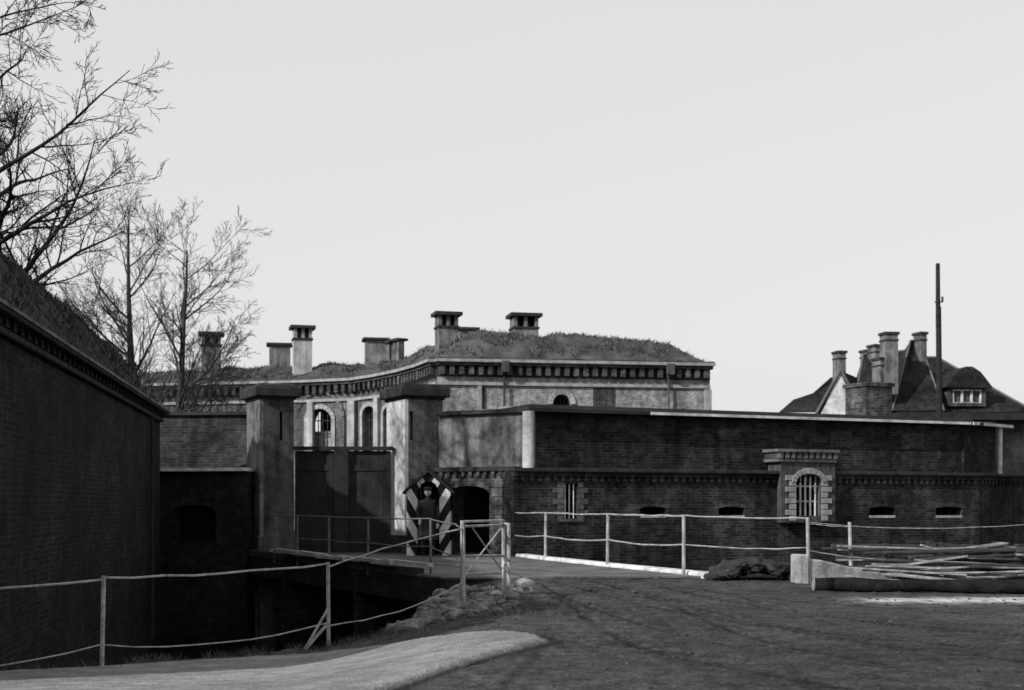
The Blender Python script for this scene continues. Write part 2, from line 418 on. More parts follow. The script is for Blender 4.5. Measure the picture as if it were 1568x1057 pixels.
FG=Fr(X(445,36.6),36.6,X(606,36.7),36.7)
zd=Z(684,36.6)
b=B()
def leaf(u0,u1):
    n=11; wv=(u1-u0)/n
    for i in range(n): b.fbox(FG,u0+i*wv+.002,u0+(i+1)*wv-.002,-.07,random.uniform(-.004,.004),.05,zd-.12)
    b.fbox(FG,u0,u1,-.12,-.071,.05,zd-.12)
leaf(FG.u(452),FG.u(511)); leaf(FG.u(535),FG.u(598))
b.make('door_leaves','wood_d',GT)
b=B(); u=[FG.u(q) for q in(452,511,512,534,535,598)]
for a,c in((u[0],u[1]),(u[4],u[5])):
    for z0 in(.25,2.35): b.fbox(FG,a+.132,c-.132,.006,.035,z0,z0+.16)
    b.fbox(FG,a,a+.13,.006,.04,.05,zd-.12); b.fbox(FG,c-.13,c,.006,.04,.05,zd-.12)
b.fbox(FG,u[2],u[3],-.25,.16,-.1,zd-.06); b.fbox(FG,FG.u(448),FG.u(602),-.16,.14,zd-.1,zd)
b.make('door_frame','wood_d',GT)
FR=Fr(X(672,36.3),36.3,X(818,34.7),34.7)
b=B(); b.fbox(FR,0,FR.L,-.6,0,2.42,3.86); b.make('screen_wall','plaster',GT)
b=B(); b.fbox(FR,0,FR.L+.05,-.7,.14,3.862,3.97); b.make('screen_coping','stone_d',GT)
b=B(); wall_open(b,FR,0,FR.L-.45,-2.8,2.3,-.6,.25,[(FR.u(693),FR.u(757),-.1,FR.z(720,744),.22)]); b.make('arch_wall','brick_gate',GT)
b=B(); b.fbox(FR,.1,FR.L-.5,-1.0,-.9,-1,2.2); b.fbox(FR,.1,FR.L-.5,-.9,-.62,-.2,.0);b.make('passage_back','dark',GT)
b=B(); b.fbox(FR,0,FR.L-.4,-.55,.36,2.302,2.418); b.make('ledge','stone_d',GT)
b=B()
arch_ring(b,FR,FR.u(693),FR.u(757),FR.z(720,744),.22,.16,.252,.265,8)
b.make('arch_stones','brick_gate',GT)
b=B()
for i in range(5): b.fbox(FR,FR.u(766)-(.1 if i%2 else 0),FR.u(792),.252,.285,.9+i*.24,.9+i*.24+.22)
b.make('quoin_stones','plaster',GT)
b=B(); b.tube((X(809,34.4),34.4,-.4),(X(809,34.4),34.4,3.86),.16,.16,12); b.make('corner_shaft','plaster_l',GT,smooth=True)
b=B(); i=0
while i*.24<FR.L-.6: b.fbox(FR,i*.24,i*.24+.1,.252,.33,2.16,2.298); i+=1
b.make('dentils','brick_gate',GT)

# ------------------------------------------------------------------ long casemate wall (gorge building)
GB=empty('long_brick_casemate')
FL1=Fr(X(785,34),34,X(1500,40.3),40.3)
FL2=Fr(X(1500,40.3),40.3,X(1720,47.5),47.5)
zs=2.26; ztop=3.86
uw=lambda px:FL1.u(px)
ops=[(uw(863),uw(884),FL1.z(873,794),FL1.z(873,741),.0),(uw(1211),uw(1250),FL1.z(1230,790),FL1.z(1230,722),.22)]
for px in(1000,1120,1351,1453): ops.append((uw(px-20),uw(px+20),FL1.z(px,789),FL1.z(px,776),.06))
b=B(); wall_open(b,FL1,0,FL1.L,-2.8,zs,-.7,0,ops); b.fbox(FL2,0.003,FL2.L,-.7,0,-2.8,zs)
b.make('lower_wall','brick_dark',GB)
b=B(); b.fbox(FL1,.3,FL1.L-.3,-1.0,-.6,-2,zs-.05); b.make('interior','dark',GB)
b=B()
for F,z0 in((FL1,0),(FL2,.003)):
    b.fbox(F,-.02,F.L+.02,-.55,.16,zs+z0,zs+.1+z0)
b.make('string_course','stone_d',GB,bevel=.015)
b=B()
for F in(FL1,FL2):
    b.fbox(F,0,F.L,.002,.07,zs-.1,zs-.003)
    i=0
    while i*.23<F.L-.1: b.fbox(F,i*.23,i*.23+.1,.002,.075,zs-.24,zs-.102); i+=1
b.make('dentils','brick_dark',GB)
b=B(); v0=-.45
b.fbox(FL1,uw(818)+.1,FL1.L-.15,-1.0,v0,zs+.1,ztop)
b.fbox(FL2,-.13,FL2.u(1545),-1.0,v0+.003,zs+.1,ztop)
b.make('upper_wall','brick_up',GB)
M['patch']=brick_mat('repair_brick',.036,.05)
b=B()
for px in(1110,1285,1395): b.fbox(FL1,uw(px),uw(px+34),v0+.002,v0+.03,ztop-.55-.25*random.random(),ztop-.3)
b.make('wall_patches','patch',GB)
b=B(); oh=.33
b.fbox(FL1,uw(818)-.1,FL1.L+.3,-7,v0+oh,ztop,ztop+.07); b.fbox(FL2,-.2,FL2.u(1552),-6,v0+oh+.003,ztop+.003,ztop+.073)
b.fbox(FL1,uw(818),FL1.L,-7,v0+oh-.15,ztop+.09,ztop+.2,0,.05)
b.make('roof','roofing',GB)
b=B(); b.fbox(FL1,uw(1000),FL1.L+.1,v0+oh+.002,v0+oh+.03,ztop+.0,ztop+.075); b.fbox(FL2,-.2,FL2.u(1556),v0+oh+.008,v0+oh+.035,ztop-.01,ztop+.08)
b.make('fascia','stone_w',GB)
b=B(); b.tube(FL2.P(FL2.u(1543),v0+.2,zs+.1),FL2.P(FL2.u(1543),v0+.2,ztop),.07,.07,8); b.make('white_post','white',GB)
b=B(); b.fbox(FL2,FL2.u(1546),FL2.u(1546)+8,-4,-3.4,-1,3.0); b.make('side_wall','plaster_d',GB)
b=B()
for px in(1000,1120,1351,1453):
    b.fbox(FL1,uw(px-20),uw(px+20),-.45,.012,FL1.z(px,793),FL1.z(px,789.5))
b.make('embrasure_sills','plaster_l',GB)
b=B()
for px in(1000,1120,1351,1453):
    arch_ring(b,FL1,uw(px-20),uw(px+20),FL1.z(px,776)+.0,.06,.13,.002,.012,6)
b.make('embrasure_arches','patch',GB)
def quoins(b,F,ul,ur,z0,z1,v):
    h=(z1-z0)/7
    for i in range(7):
        e=.3 if i%2 else .17
        b.fbox(F,ul-e,ul,.003,v,z0+i*h+.008,z0+(i+1)*h-.008); b.fbox(F,ur,ur+e,.003,v,z0+i*h+.008,z0+(i+1)*h-.008)
b=B(); quoins(b,FL1,uw(862.5),uw(884.5),FL1.z(873,798),FL1.z(873,738),.03)
b.fbox(FL1,uw(855),uw(892),-.3,.05,FL1.z(873,799),FL1.z(873,795))
b.make('window_quoins','plaster_g',GB)
PT=GB
ul,ur=uw(1190),uw(1272)
b=B(); wall_open(b,FL1,ul,ur,FL1.z(1230,800),FL1.z(1230,708),.003,.2,[(uw(1212.5),uw(1250.5),FL1.z(1230,790),FL1.z(1230,724),.24)])
b.fbox(FL1,ul,ur,-.44,-.01,zs+.105,FL1.z(1230,708)); b.make('bay','plaster_d',PT)
b=B(); h=(FL1.z(1230,728)-FL1.z(1230,798))/8
for i in range(8):
    e=.34 if i%2 else .2
    z0=FL1.z(1230,798)+i*h
    b.fbox(FL1,uw(1211)-e,uw(1212),.202,.235,z0+.01,z0+h-.01); b.fbox(FL1,uw(1251),uw(1252)+e,.202,.235,z0+.01,z0+h-.01)
arch_ring(b,FL1,uw(1212),uw(1251),FL1.z(1230,726),.24,.17,.238,.26,9)
b.make('bay_stones','stone_f',PT,bevel=.01)
b=B(); zc=FL1.z(1230,708); b.fbox(FL1,ul-.15,ur+.02,-.45,.26,zc,zc+.08); b.fbox(FL1,ul-.2,ur+.07,-.45,.34,zc+.28,zc+.36)
i=0
while ul-.12+i*.21<ur-.05: b.fbox(FL1,ul-.12+i*.21,ul-.12+i*.21+.12,-.44,.3,zc+.1,zc+.28); i+=1
b.make('bay_cornice','stone',PT)
b=B(); zc2=zc+.09; b.fbox(FL1,ul-.12,ur-.02,-.43,.24,zc2,zc+.27); b.make('bay_cornice_board','stone_d',PT)
b=B()
for k in range(5):
    q=1216+k*7.6; b.tube(FL1.P(uw(q),.05,FL1.z(1230,790)),FL1.P(uw(q),.05,FL1.z(1230,728)),.03,.03,6)
for k in range(3):
    q=866.5+k*6.5; b.tube(FL1.P(uw(q),-.06,FL1.z(873,794)),FL1.P(uw(q),-.06,FL1.z(873,741)),.018,.018,6)
for zz_ in(745,768): b.tube(FL1.P(uw(1211),.04,FL1.z(1230,zz_)),FL1.P(uw(1251),.04,FL1.z(1230,zz_)),.018)
b.make('window_bars','white',GB)
b=B(); F=FL1; a,c=F.u(1326,-1.2),F.u(1366,-1.2); b.fbox(F,a,c,-2.2,-1.2,ztop+.05,F.z(1345,592,-1.2)); b.fbox(F,a-.06,c+.06,-2.26,-1.14,F.z(1345,592,-1.2),F.z(1345,586,-1.2))
b.make('chimney','brick_gate',GB)

# ------------------------------------------------------------------ fort keep behind
FT=empty('fort_barracks')
poly=[(150,71),(250,70),(380,69),(470,68.2),(547,67),(585,65),(622,62.6),(650,60.3),(670,58.2),(1087,60.2)]
PP=[(X(p,d),d) for p,d in poly]
zc=Z(556,58.2)
b_w=B(); b_w2=B(); b_c=B(); b_d=B(); b_s=B(); b_k=B(); bars=B(); b_p=B(); b_dk=B(); b_t=B()
for i in range(len(PP)-1):
    F=Fr(*PP[i],*PP[i+1]); dz=.004*i
    tgt=b_w if i==len(PP)-2 else b_w2
    ops=[]
    def win(px,hw,y0,y1,rise): ops.append((F.u(px-hw),F.u(px+hw),F.z(px,y1),F.z(px,y0),rise))
    if i==3: win(490,18,626,700,.6)
    if i==4 : win(566,10,622,700,.4)
    if i==5: win(598,10,622,700,.4)
    if i==8: win(860,14,604,623,.45)
    wall_open(tgt,F,0,F.L,-.5,zc-.9,-.7,0,ops)
    tgt.fbox(F,0,F.L,-.7,0.0,zc-.898,zc-.002)
    b_dk.fbox(F,.2,F.L-.2,-1.2,-1.0,0,zc-1)
    b_s.fbox(F,-.0,F.L+.0,.002,.12,zc-1.0+dz,zc-.86+dz)
    b_s.fbox(F,-.12 if i else 0,F.L+.12,-.5,.5,zc+dz,zc+.13+dz)
    b_t.fbox(F,-.1,F.L+.1,-.9,.4,zc+.131+dz,zc+.2+dz)
    b_c.fbox(F,-.05,F.L+.05,-.5,.36,zc-.14+dz,zc-.002+dz)
    n=max(1,int(F.L/.42)); st=F.L/n
    for k in range(n): b_d.fbox(F,k*st+.08,k*st+.29,.003,.3,zc-.55+dz,zc-.142+dz,0,0)
    b_k.fbox(F,0,F.L,.001,.03,zc-.62+dz,zc-.141+dz)
    for o in ops:
        arch_ring(b_p,F,o[0],o[1],o[3],o[4],.22,.003,.08,10,o[2] if i!=8 else None)
        if i==3: arch_ring(b_w2,F,o[0]-.6,o[1]+.6,o[3]+.75,1.2,.2,.003,.1,12,0)
        nb=5
        for q in range(nb):
            uu=o[0]+(o[1]-o[0])*(q+.5)/nb; bars.tube(F.P(uu,-.3,o[2]),F.P(uu,-.3,arch_w(uu,o[0],o[1],o[3],o[4])),.03)
        for zq in np.arange(o[2]+.5,o[3]-.2,.7): bars.tube(F.P(o[0],-.3,zq),F.P(o[1],-.3,zq),.03)
        if i!=8: b_p.fbox(F,o[0],o[1],-.8,-.5,o[2],o[3]-o[4]-.55)
    if i in(3,4): b_p.fbox(F,F.L-.45,F.L-.05,.002,.25,0,zc-1.0)
    if i==3: b_p.fbox(F,.1,.45,.002,.2,0,zc-1.0)
    if i==8:
        b_s.fbox(F,F.u(731),F.u(737),.002,.14,0,zc-1.0)
        b_d.fbox(F,F.u(739),F.u(742),.002,.05,0,zc-1.0)
        b_c.tube(F.P(F.u(771),.2,0),F.P(F.u(771),.2,zc-.2),.05)
        b_c.tube(F.P(F.u(1022),.2,0),F.P(F.u(1022),.2,zc-.2),.05)
        b_c.fbox(F,F.u(766),F.u(777),.37,.56,zc-.4,zc+.1); b_c.fbox(F,F.u(1017),F.u(1028),.37,.56,zc-.4,zc+.1)
        b_k.fbox(F,F.u(908),F.u(941),.002,.03,0,zc-1.01)
        b_s.fbox(F,F.u(1078),F.L+.05,.002,.12,0,zc-1.01)
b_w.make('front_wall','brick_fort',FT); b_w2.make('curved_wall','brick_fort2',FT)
b_s.make('cornice','stone_f',FT); b_c.make('cornice_underside','plaster_d',FT); b_d.make('corbels','brick_gate',FT); b_k.make('corbel_recess','brick_yard',FT)
b_p.make('window_surrounds','plaster_l',FT); bars.make('window_bars','iron_d',FT); b_dk.make('interior','dark',FT); b_t.make('turf_edge','grass',FT)
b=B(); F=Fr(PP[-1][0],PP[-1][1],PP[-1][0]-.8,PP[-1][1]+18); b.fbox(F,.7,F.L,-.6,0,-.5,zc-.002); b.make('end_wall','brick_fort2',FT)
FP=PP+[(PP[-1][0]-.8,78),(-4,88),(-28,84),(-28,71)]
xs=np.arange(-28.2,9.8,.4); ys=np.arange(57.4,88,.4)
gx,gy=np.meshgrid(xs,ys); ins=inpoly(gx,gy,FP); dd=polydist(gx,gy,FP+[FP[0]])
nz=fbm(gx,gy,.45,5.); nz2=fbm(gx,gy,1.3,8.)
hmax=1.05+ .75*sst(-9,-2,gx)-.35*sst(3,9,gx)
hz=np.where(ins,hmax*(1-np.exp(-dd/1.9))+(.38*nz+.16*nz2)*np.minimum(1,dd/1.2)+.08,.03)
near=ins|(dd<.35)
b=B(); nyy,nxx=gx.shape
vs=[(gx[j,i],gy[j,i],zc+.15+hz[j,i]) for j in range(nyy) for i in range(nxx)]
fs=[]
for j in range(nyy-1):
    for i in range(nxx-1):
        if near[j,i] and near[j+1,i] and near[j,i+1] and near[j+1,i+1]: fs.append((j*nxx+i,j*nxx+i+1,(j+1)*nxx+i+1,(j+1)*nxx+i))
b.add(vs,fs); b.make('earth_roof','grass',FT,smooth=True,recalc=False)
b=B(); pts=[]
def roofz(x,y):
    i=int((x-xs[0])/.4); j=int((y-ys[0])/.4)
    if 0<=i<nxx-1 and 0<=j<nyy-1 and ins[j,i] and ins[j+1,i+1] and ins[j,i+1] and ins[j+1,i]:
        fx=(x-xs[i])/.4; fy_=(y-ys[j])/.4
        return zc+.15+(hz[j,i]*(1-fx)*(1-fy_)+hz[j,i+1]*fx*(1-fy_)+hz[j+1,i]*(1-fx)*fy_+hz[j+1,i+1]*fx*fy_)
while len(pts)<14000:
    x=random.uniform(-22,9.5); y=random.uniform(58,75); zq=roofz(x,y)
    if zq and noise.noise(Vector((x*.7,y*.7,1)))>-.15: pts.append((x,y,zq))
blades(b,pts,.17,.04,1.3)
pts=[]
for i in range(len(PP)-1):
    F=Fr(*PP[i],*PP[i+1])
    for k in range(int(F.L*45)):
        q=F.P(random.uniform(0,F.L),random.uniform(-.9,.42),zc+.15)
        if noise.noise(Vector(q)*.8)>-.25: pts.append(q)
blades(b,pts,.2,.035,.9); b.make('roof_grass','blade',FT,recalc=False)
def chim(bb,cc,pl,pr,yt,yb,d,over=.18):
    zt=Z(yt,d); zb=Z(yb,d)-2
    F=Fr(X(pl,d)+over*.8,d,X(pr,d)-over*.8,d+.25); w=F.L
    hc=.16
    bb.fbox(F,0,w,-w*.9,0,zb,zt-hc-.5)
    for a in(0,w*.42,w-.16): bb.fbox(F,a,a+.16,-w*.9,-.0,zt-hc-.5,zt-hc)
    bb.fbox(F,0.02,w-.02,-w*.85,-w*.8,zt-hc-.5,zt-hc)
    cc.fbox(F,-over,w+over,-w*.9-over,over,zt-hc,zt); cc.fbox(F,-over*.3,w+over*.3,-w*.9-over*.3,over*.3,zt-hc-.6,zt-hc-.5)
b1=B(); c1=B(); b2=B()
for q in[(305,341,508,560,71),(667,706,477,530,62),(783,829,479,515,64)]: chim(b1,c1,*q)
for q in[(446,481,498,570,69)]: chim(b2,c1,*q)
for pl,pr,yt,yb,d in[(408,448,525,555,71.5),(556,596,517,545,68),(606,623,518,540,67.5),(700,734,501,525,66),(592,608,522,540,68)]:
    F=Fr(X(pl,d)+.15,d,X(pr,d)-.15,d+.2); b1.fbox(F,0,F.L,-1,0,Z(yb,d)-1.5,Z(yt,d)-.12); c1.fbox(F,-.15,F.L+.15,-1.15,.15,Z(yt,d)-.12,Z(yt,d))
b1.make('chimneys','plaster',FT); b2.make('tall_chimney','plaster_l',FT); c1.make('chimney_caps','stone_d',FT)

IW=empty('inner_lean_to')
F=Fr(X(738,48),48,X(908,48.5),48.5)
b=B(); b.fbox(F,0,F.L,-.4,0,0,Z(627,48)); b.fbox(F,.7,F.L,-.9,-.41,0,Z(621,48)); b.make('wall','plaster_l',IW)

# ------------------------------------------------------------------ house with tiled roofs
HS=empty('tiled_roof_house')
D0=75
def zz(py,d=D0): return Z(py,d)
b=B(); rd=B(); wl=B(); ch=B(); cp=B()
def roofhip(x0,x1,y0,y1,ze,zr,hip_l,hip_r,o=.4):
    ym=(y0+y1)/2
    A=[(x0-o,y0-o,ze),(x1+o,y0-o,ze),(x1+o,y1+o,ze),(x0-o,y1+o,ze),(x0+hip_l,ym,zr),(x1-hip_r,ym,zr)]
    b.add(A,[(0,1,5,4),(1,2,5),(2,3,4,5),(3,0,4),(0,3,2,1)])
    for p,q in((0,4),(1,5),(4,5)): rd.tube(Vector(A[p])+Vector((0,0,.03)),Vector(A[q])+Vector((0,0,.03)),.07,.07,6)
    wl.add([(x0,y0,0),(x1,y0,0),(x1,y1,0),(x0,y1,0),(x0,y0,ze),(x1,y0,ze),(x1,y1,ze),(x0,y1,ze)],[(0,1,5,4),(1,2,6,5),(2,3,7,6),(3,0,4,7)])
ze=zz(632)
roofhip(X(1385,D0),X(1570,D0),D0,D0+9,ze,Z(548,D0+4.5),2.0,3.6)
x0,x1=X(1366,73.5),X(1446,73.5)
A=[(x0,73.5,ze),(x1,73.5,ze),(x1,80,ze),(x0,80,ze),(X(1394,76),76,Z(522,76)),(X(1412,76),76.5,Z(520,76))]
b.add(A,[(0,1,5,4),(1,2,5),(2,3,4,5),(3,0,4),(0,3,2,1)])
rd.tube(A[0],A[4],.06); rd.tube(A[4],A[5],.06); rd.tube(A[1],A[5],.06)
wl.add([(x0+.3,73.8,0),(x1-.3,73.8,0),(x1-.3,80,0),(x0+.3,80,0),(x0+.3,73.8,ze),(x1-.3,73.8,ze),(x1-.3,80,ze),(x0+.3,80,ze)],[(0,1,5,4),(1,2,6,5),(2,3,7,6),(3,0,4,7)])
gx0,gxa,gx1=X(1254,74),X(1284,74),X(1314,74); ga=Z(570,74); ge=Z(634,74)
back=(3.6,9)
A=[(gx0-.25,73.8,ge),(gxa,73.8,ga+.1),(gx1+.25,73.8,ge),(gx0-.25+back[0],73.8+back[1],ge),(gxa+back[0]+.4,73.8+back[1],ga+.25),(gx1+.25+back[0],73.8+back[1],ge)]
b.add(A,[(0,1,4,3),(1,2,5,4),(3,4,5),(0,3,5,2)])
gw=B(); gw.add([(gx0,73.6,0),(gx1,73.6,0),(gx1,73.6,ge),(gxa,73.6,ga-.1),(gx0,73.6,ge)],[(0,1,2,3,4)])
gw.make('gable_wall','white',HS)
for p,q in((0,1),(1,2)): rd.tube(Vector(A[p])-Vector((0,.25,0)),Vector(A[q])-Vector((0,.25,0)),.09)
A=[(X(1305,76),76,ze),(X(1400,76),76,ze),(X(1400,80),80,Z(536,80)),(X(1322,80),80,Z(543,80)),(X(1290,86),86,ze)]
b.add(A,[(0,1,2,3),(0,3,4)]); rd.tube(A[3],A[2],.07); rd.tube(A[0],A[3],.07)
A=[(X(1192,80),80,Z(632,80)),(X(1300,80),80,Z(632,80)),(X(1300,83),83,Z(575,83)),(X(1272,83),83,Z(578,83)),(X(1245,83),83,Z(602,83)),(X(1215,83),83,Z(612,83))]
b.add(A,[(0,1,2,3,4,5)])
b.make('tiled_roof','tiles',HS); rd.make('ridges','mortar_ridge',HS); wl.make('walls','plaster',HS)
def chimney(px0,px1,yt,yb,d,mat=ch):
    F=Fr(X(px0,d),d,X(px1,d),d+.1); mat.fbox(F,0,F.L,-.8,0,Z(yb,d)-.5,Z(yt,d)-.15); cp.fbox(F,-.07,F.L+.07,-.87,.07,Z(yt,d)-.15,Z(yt,d))
    cp.fbox(F,-.04,F.L+.04,-.84,.04,Z(yt,d)-.5,Z(yt,d)-.42)
chimney(1356,1376,508,590,73.2); chimney(1348,1356,547,590,73.3); chimney(1284,1296,537,575,79); chimney(1340,1348,527,560,79); chimney(1410,1420,508,540,75.5); chimney(1328,1336,535,560,80)
ch.make('chimneys','plaster',HS); cp.make('chimney_caps','stone_d',HS)
F=Fr(X(1450,74.6),74.6,X(1512,74.8),74.8)
b=B(); z0,z1=Z(622,74.6),Z(594,74.6)
wall_open(b,F,.1,F.L-.1,z0,z1,-.2,0,[(.35,F.L-.35,z0+.2,z1-.1,0)]); b.fbox(F,.1,F.L-.1,-3,-.25,z0,z1); b.make('dormer_walls','plaster_d',HS)
b=B(); L_=F.L; za=Z(562,74.6)
b.fprism(F,[(-.2,z1),(L_*.22,za-.3),(L_*.42,za),(L_*.58,za),(L_*.78,za-.3),(L_+.2,z1)],-4,.3); b.make('dormer_roof','tiles',HS)
b=B()
for k in range(4): a=.36+k*(L_-.72)/3; b.fbox(F,a-.06,a+.06,-.12,-.02,z0+.2,z1-.1)
b.fbox(F,.3,L_-.3,-.11,-.01,z0+.12,z0+.22); b.fbox(F,.3,L_-.3,-.11,-.01,z1-.16,z1-.08)
b.make('dormer_window_frame','white',HS)
b=B(); b.fbox(F,.35,L_-.35,-.2,-.15,z0+.2,z1-.1); b.make('dormer_glass','plaster_d',HS)
b=B(); F=Fr(X(1380,72),72,X(1640,73),73); b.fbox(F,0,F.L,-2,0,Z(642,72),Z(631,72)); b.make('eave_band','roofing',HS)

# ------------------------------------------------------------------ utility pole
UP=empty('utility_pole'); d=62
b=B(); b.tube((X(1440,d),d,0),(X(1437,d),d,Z(470,d)),.17,.13,8); b.tube((X(1436,d),d-.05,Z(500,d)),(X(1435.5,d),d-.05,Z(404,d)),.12,.1,8)
b.make('pole','bark',UP)
b=B()
for py in(463,): b.tube((X(1430,d),d-.1,Z(py,d)),(X(1443,d),d-.1,Z(py,d)),.03); b.tube((X(1442,d),d-.1,Z(py,d)),(X(1442,d),d-.1,Z(py-8,d)),.05)
b.make('insulators','stone_d',UP)

# ------------------------------------------------------------------ bridge
BR=empty('gate_bridge')
lp=[(-1.35,24.7),(-1.9,25.7),(-6.1,33.6),(-7.6,36.6)]; rp=[(3.75,24.9),(2.2,28.6),(.75,32.4),(-.2,35.4)]
b=B(); b.prism(lp+[(-.3,36.9)]+rp[::-1],-.5,.012)
for t_ in(.35,.72):
    a=Vector(lp[0]).lerp(Vector(lp[-1]),t_); c=Vector(rp[0]).lerp(Vector(rp[-1]),t_); F=Fr(a.x,a.y,c.x,c.y); b.fbox(F,.1,F.L-.1,-.4,.4,-2.9,-.502)
b.make('deck_and_piers','brick_vdark',BR)
b=B(); b.prism([(x+.02,y) for x,y in lp]+[(-.32,36.88)]+[(x-.05,y) for x,y in rp[::-1]],.013,.05)
M['bd']=rough_mat('bridge_dirt',.1,.5,1.,12,.6,.03); b.make('deck_surface','bd',BR)
b=B()
for p,q in zip(rp[:-1],rp[1:]):
    F=Fr(q[0],q[1],p[0],p[1]); b.fbox(F,-.03,F.L+.03,-.2,.14,-.25,.12)
b.make('white_kerb','white',BR,bevel=.03)
b=B()
for p,q in zip(lp[1:-1],lp[2:]):
    F=Fr(p[0],p[1],q[0],q[1]); b.fbox(F,0,F.L,-.02,.2,-.02,.16)
b.make('edge_beam','stone_d',BR,bevel=.02)
b=B()
for i in range(7):
    t_=i/6.; p=Vector((lp[1][0],lp[1][1])).lerp(Vector(lp[2]),.05+.9*t_)
    b.rbox((p.x+random.uniform(-.15,.1),p.y,.2+random.uniform(0,.06)),(1.9,.12,.07),math.atan2(lp[2][1]-lp[1][1],lp[2][0]-lp[1][0])+random.uniform(-.12,.12),random.uniform(-.03,.03))
b.make('loose_planks','plaster_l',BR)

# ------------------------------------------------------------------ railings
def rail(b,p,q,zoff,sag=0.,r=.018,n=8):
    pts=[]
    for i in range(n+1):
        t_=i/n; v=Vector(p).lerp(Vector(q),t_); pts.append((v.x,v.y,v.z+zoff-sag*4*t_*(1-t_)+random.uniform(-.01,.01)))
    b.path(pts,r,5)
RL=empty('moat_railing')
b=B(); ps=[(-7.3,12.9,-.55),(-4.78,15.2,-.5),(-2.47,17.6,-.45),(-.7,19.0,.05)]
for i,(x,y,z) in enumerate(ps):
    b.tube((x,y,z-.35),(x+(.03 if i==1 else -.01),y,z+1.1),.03,.028,6)
b.make('posts','iron',RL)
b=B(); b.tube((-2.75,17.3,-.5),(-2.5,17.6,-.2),.025); b.tube((-2.75,17.3,-.5),(-2.48,17.6,.02),.02); b.make('brace','iron',RL)
b=B()
rail(b,ps[0],ps[1],1.05,.03,.015); rail(b,ps[1],ps[2],1.07,.03,.015); rail(b,ps[2],ps[3],1.03,-.04,.013)
rail(b,ps[0],ps[1],.3,.14,.01); rail(b,ps[1],ps[2],.29,.12,.01); rail(b,ps[2],ps[3],.25,.12,.01)
b.make('rails','iron',RL)
RB=empty('bridge_railing')
b=B(); bl=[(-.7,19.0,.05),(-.95,22,.05),(-1.6,25.7,.1)]+[tuple(Vector(lp[1]).lerp(Vector(lp[2]),k))+(.1,) for k in(.28,.55,.8,1.)]
for x,y,z in bl[2:]: b.tube((x,y,z-.2),(x,y,z+1.05),.028,.026,6)
for p,q in zip(bl[:-1],bl[1:]): rail(b,p,q,1.03,.01,.016,3); rail(b,p,q,.5,.03,.012,4)
b.make('posts_and_rails','iron_g',RB)
RR=empty('road_railing')
b=B(); rl=[(-.35,35.2,.1),(X(835,32),32,.1),(X(930,28.6),28.6,.1),(X(1047,25.3),25.3,.1),(X(1238,24.9),24.9,.05)]
for x,y,z in rl: b.tube((x,y,z-.2),(x+random.uniform(-.02,.02),y,z+1.12),.036,.034,8)
b.tube((X(1303,25),25,.2),(X(1301,25),25,1.08),.036,.034,8)
for p,q in zip(rl[:-1],rl[1:]): rail(b,p,q,1.1,.01,.018); rail(b,p,q,.54,.05,.016)
rail(b,rl[-1],(X(1303,25),25,0),1.0,.02,.01); rail(b,rl[-1],(X(1400,25),25,-.15),.5,.06,.011); rail(b,rl[-1],(X(1568,26),26,0),1.02,.1,.009)
b.make('posts_and_rails','iron',RR)
SP=empty('railing_gate_panel')
q0=(X(708,19.2),19.2,.06); q1=(X(771,20.6),20.6,.04); q2=(X(779,20.2),20.2,.0)
b=B()
for q in(q0,q1,q2): b.tube((q[0],q[1],q[2]-.2),(q[0],q[1],q[2]+1.13),.032,.03,8)
for zo in(1.12,1.05): b.tube((q0[0],q0[1],zo+.05),(q1[0],q1[1],zo+.05),.02)
for zo in(.62,.35): b.tube((q0[0],q0[1],zo+.05),(q1[0],q1[1],zo),.016)
mx=lambda t_,z_: (q0[0]+(q1[0]-q0[0])*t_,q0[1]+(q1[1]-q0[1])*t_,z_)
b.tube(mx(0,.35),mx(1,1.1),.014); b.tube(mx(.2,1.1),mx(1,.35),.014)
b.tube(q1[:2]+(1.12,),q2[:2]+(1.12,),.02); b.tube((q1[0]-.02,q1[1]-.5,.0),(q1[0],q1[1],.55),.02); b.tube(q1[:2]+(.5,),q2[:2]+(.5,),.018)
b.make('frame','iron',SP)

# ------------------------------------------------------------------ rubble, boulders, low wall, timber
b=B(); random.seed(31)
for i in range(330):
    if i<240: x=random.uniform(-1.65,.1); y=random.uniform(17.4,20.8)
    else: x=random.uniform(-1.8,-.6); y=random.uniform(19.5,24)
    g=gz(x,y)
    if g<-1.6 or (x>-.3 and random.random()<.5): continue
    rock(b,(x,y,g+.01),random.uniform(.03,.09)+(.08 if random.random()<.2 else 0),.7,i+3)
b.make('rubble_stones','rock')
b=B(); rock(b,(X(803,21),21,.1),.17,.75,51); rock(b,(X(790,20.6),20.6,.05),.1,.6,52); rock(b,(X(760,20.0),20.0,.05),.1,.6,53); b.make('boulder','plaster_l')
b=B()
for i in range(170):
    px=random.uniform(1088,1226); d=random.uniform(24.2,25.6)
    rock(b,(X(px,d),d,random.uniform(-.02,.12)+(.2*math.sin((px-1088)/138*3.1))),random.uniform(.05,.17),.7,i+3)
b.make('rubble_heap','rock_d')
b=B(); random.seed(78)
for i in range(1500):
    x=random.uniform(-.5,11); y=random.uniform(9.5,25)
    if psd[min(len(ys1)-1,int(np.searchsorted(ys1,y))),min(len(xs1)-1,int(np.searchsorted(xs1,x)))]>-.05 and random.random()<.9: continue
    rock(b,(x,y,gz(x,y)),random.uniform(.008,.03)*(1+(random.random()<.06)),.7,i,1)
b.make('dirt_clods','clod')
LWW=empty('concrete_block_wall')
F=Fr(X(1226,23.4),23.4,X(1368,23.8),23.8)
b=B(); b.fprism(F,[(0,-.2),(F.L,-.2),(F.L,.12),(F.L*.7,.22),(.4,.42),(0,.46)],-.3,0); b.make('wall','concrete',LWW,bevel=.03)
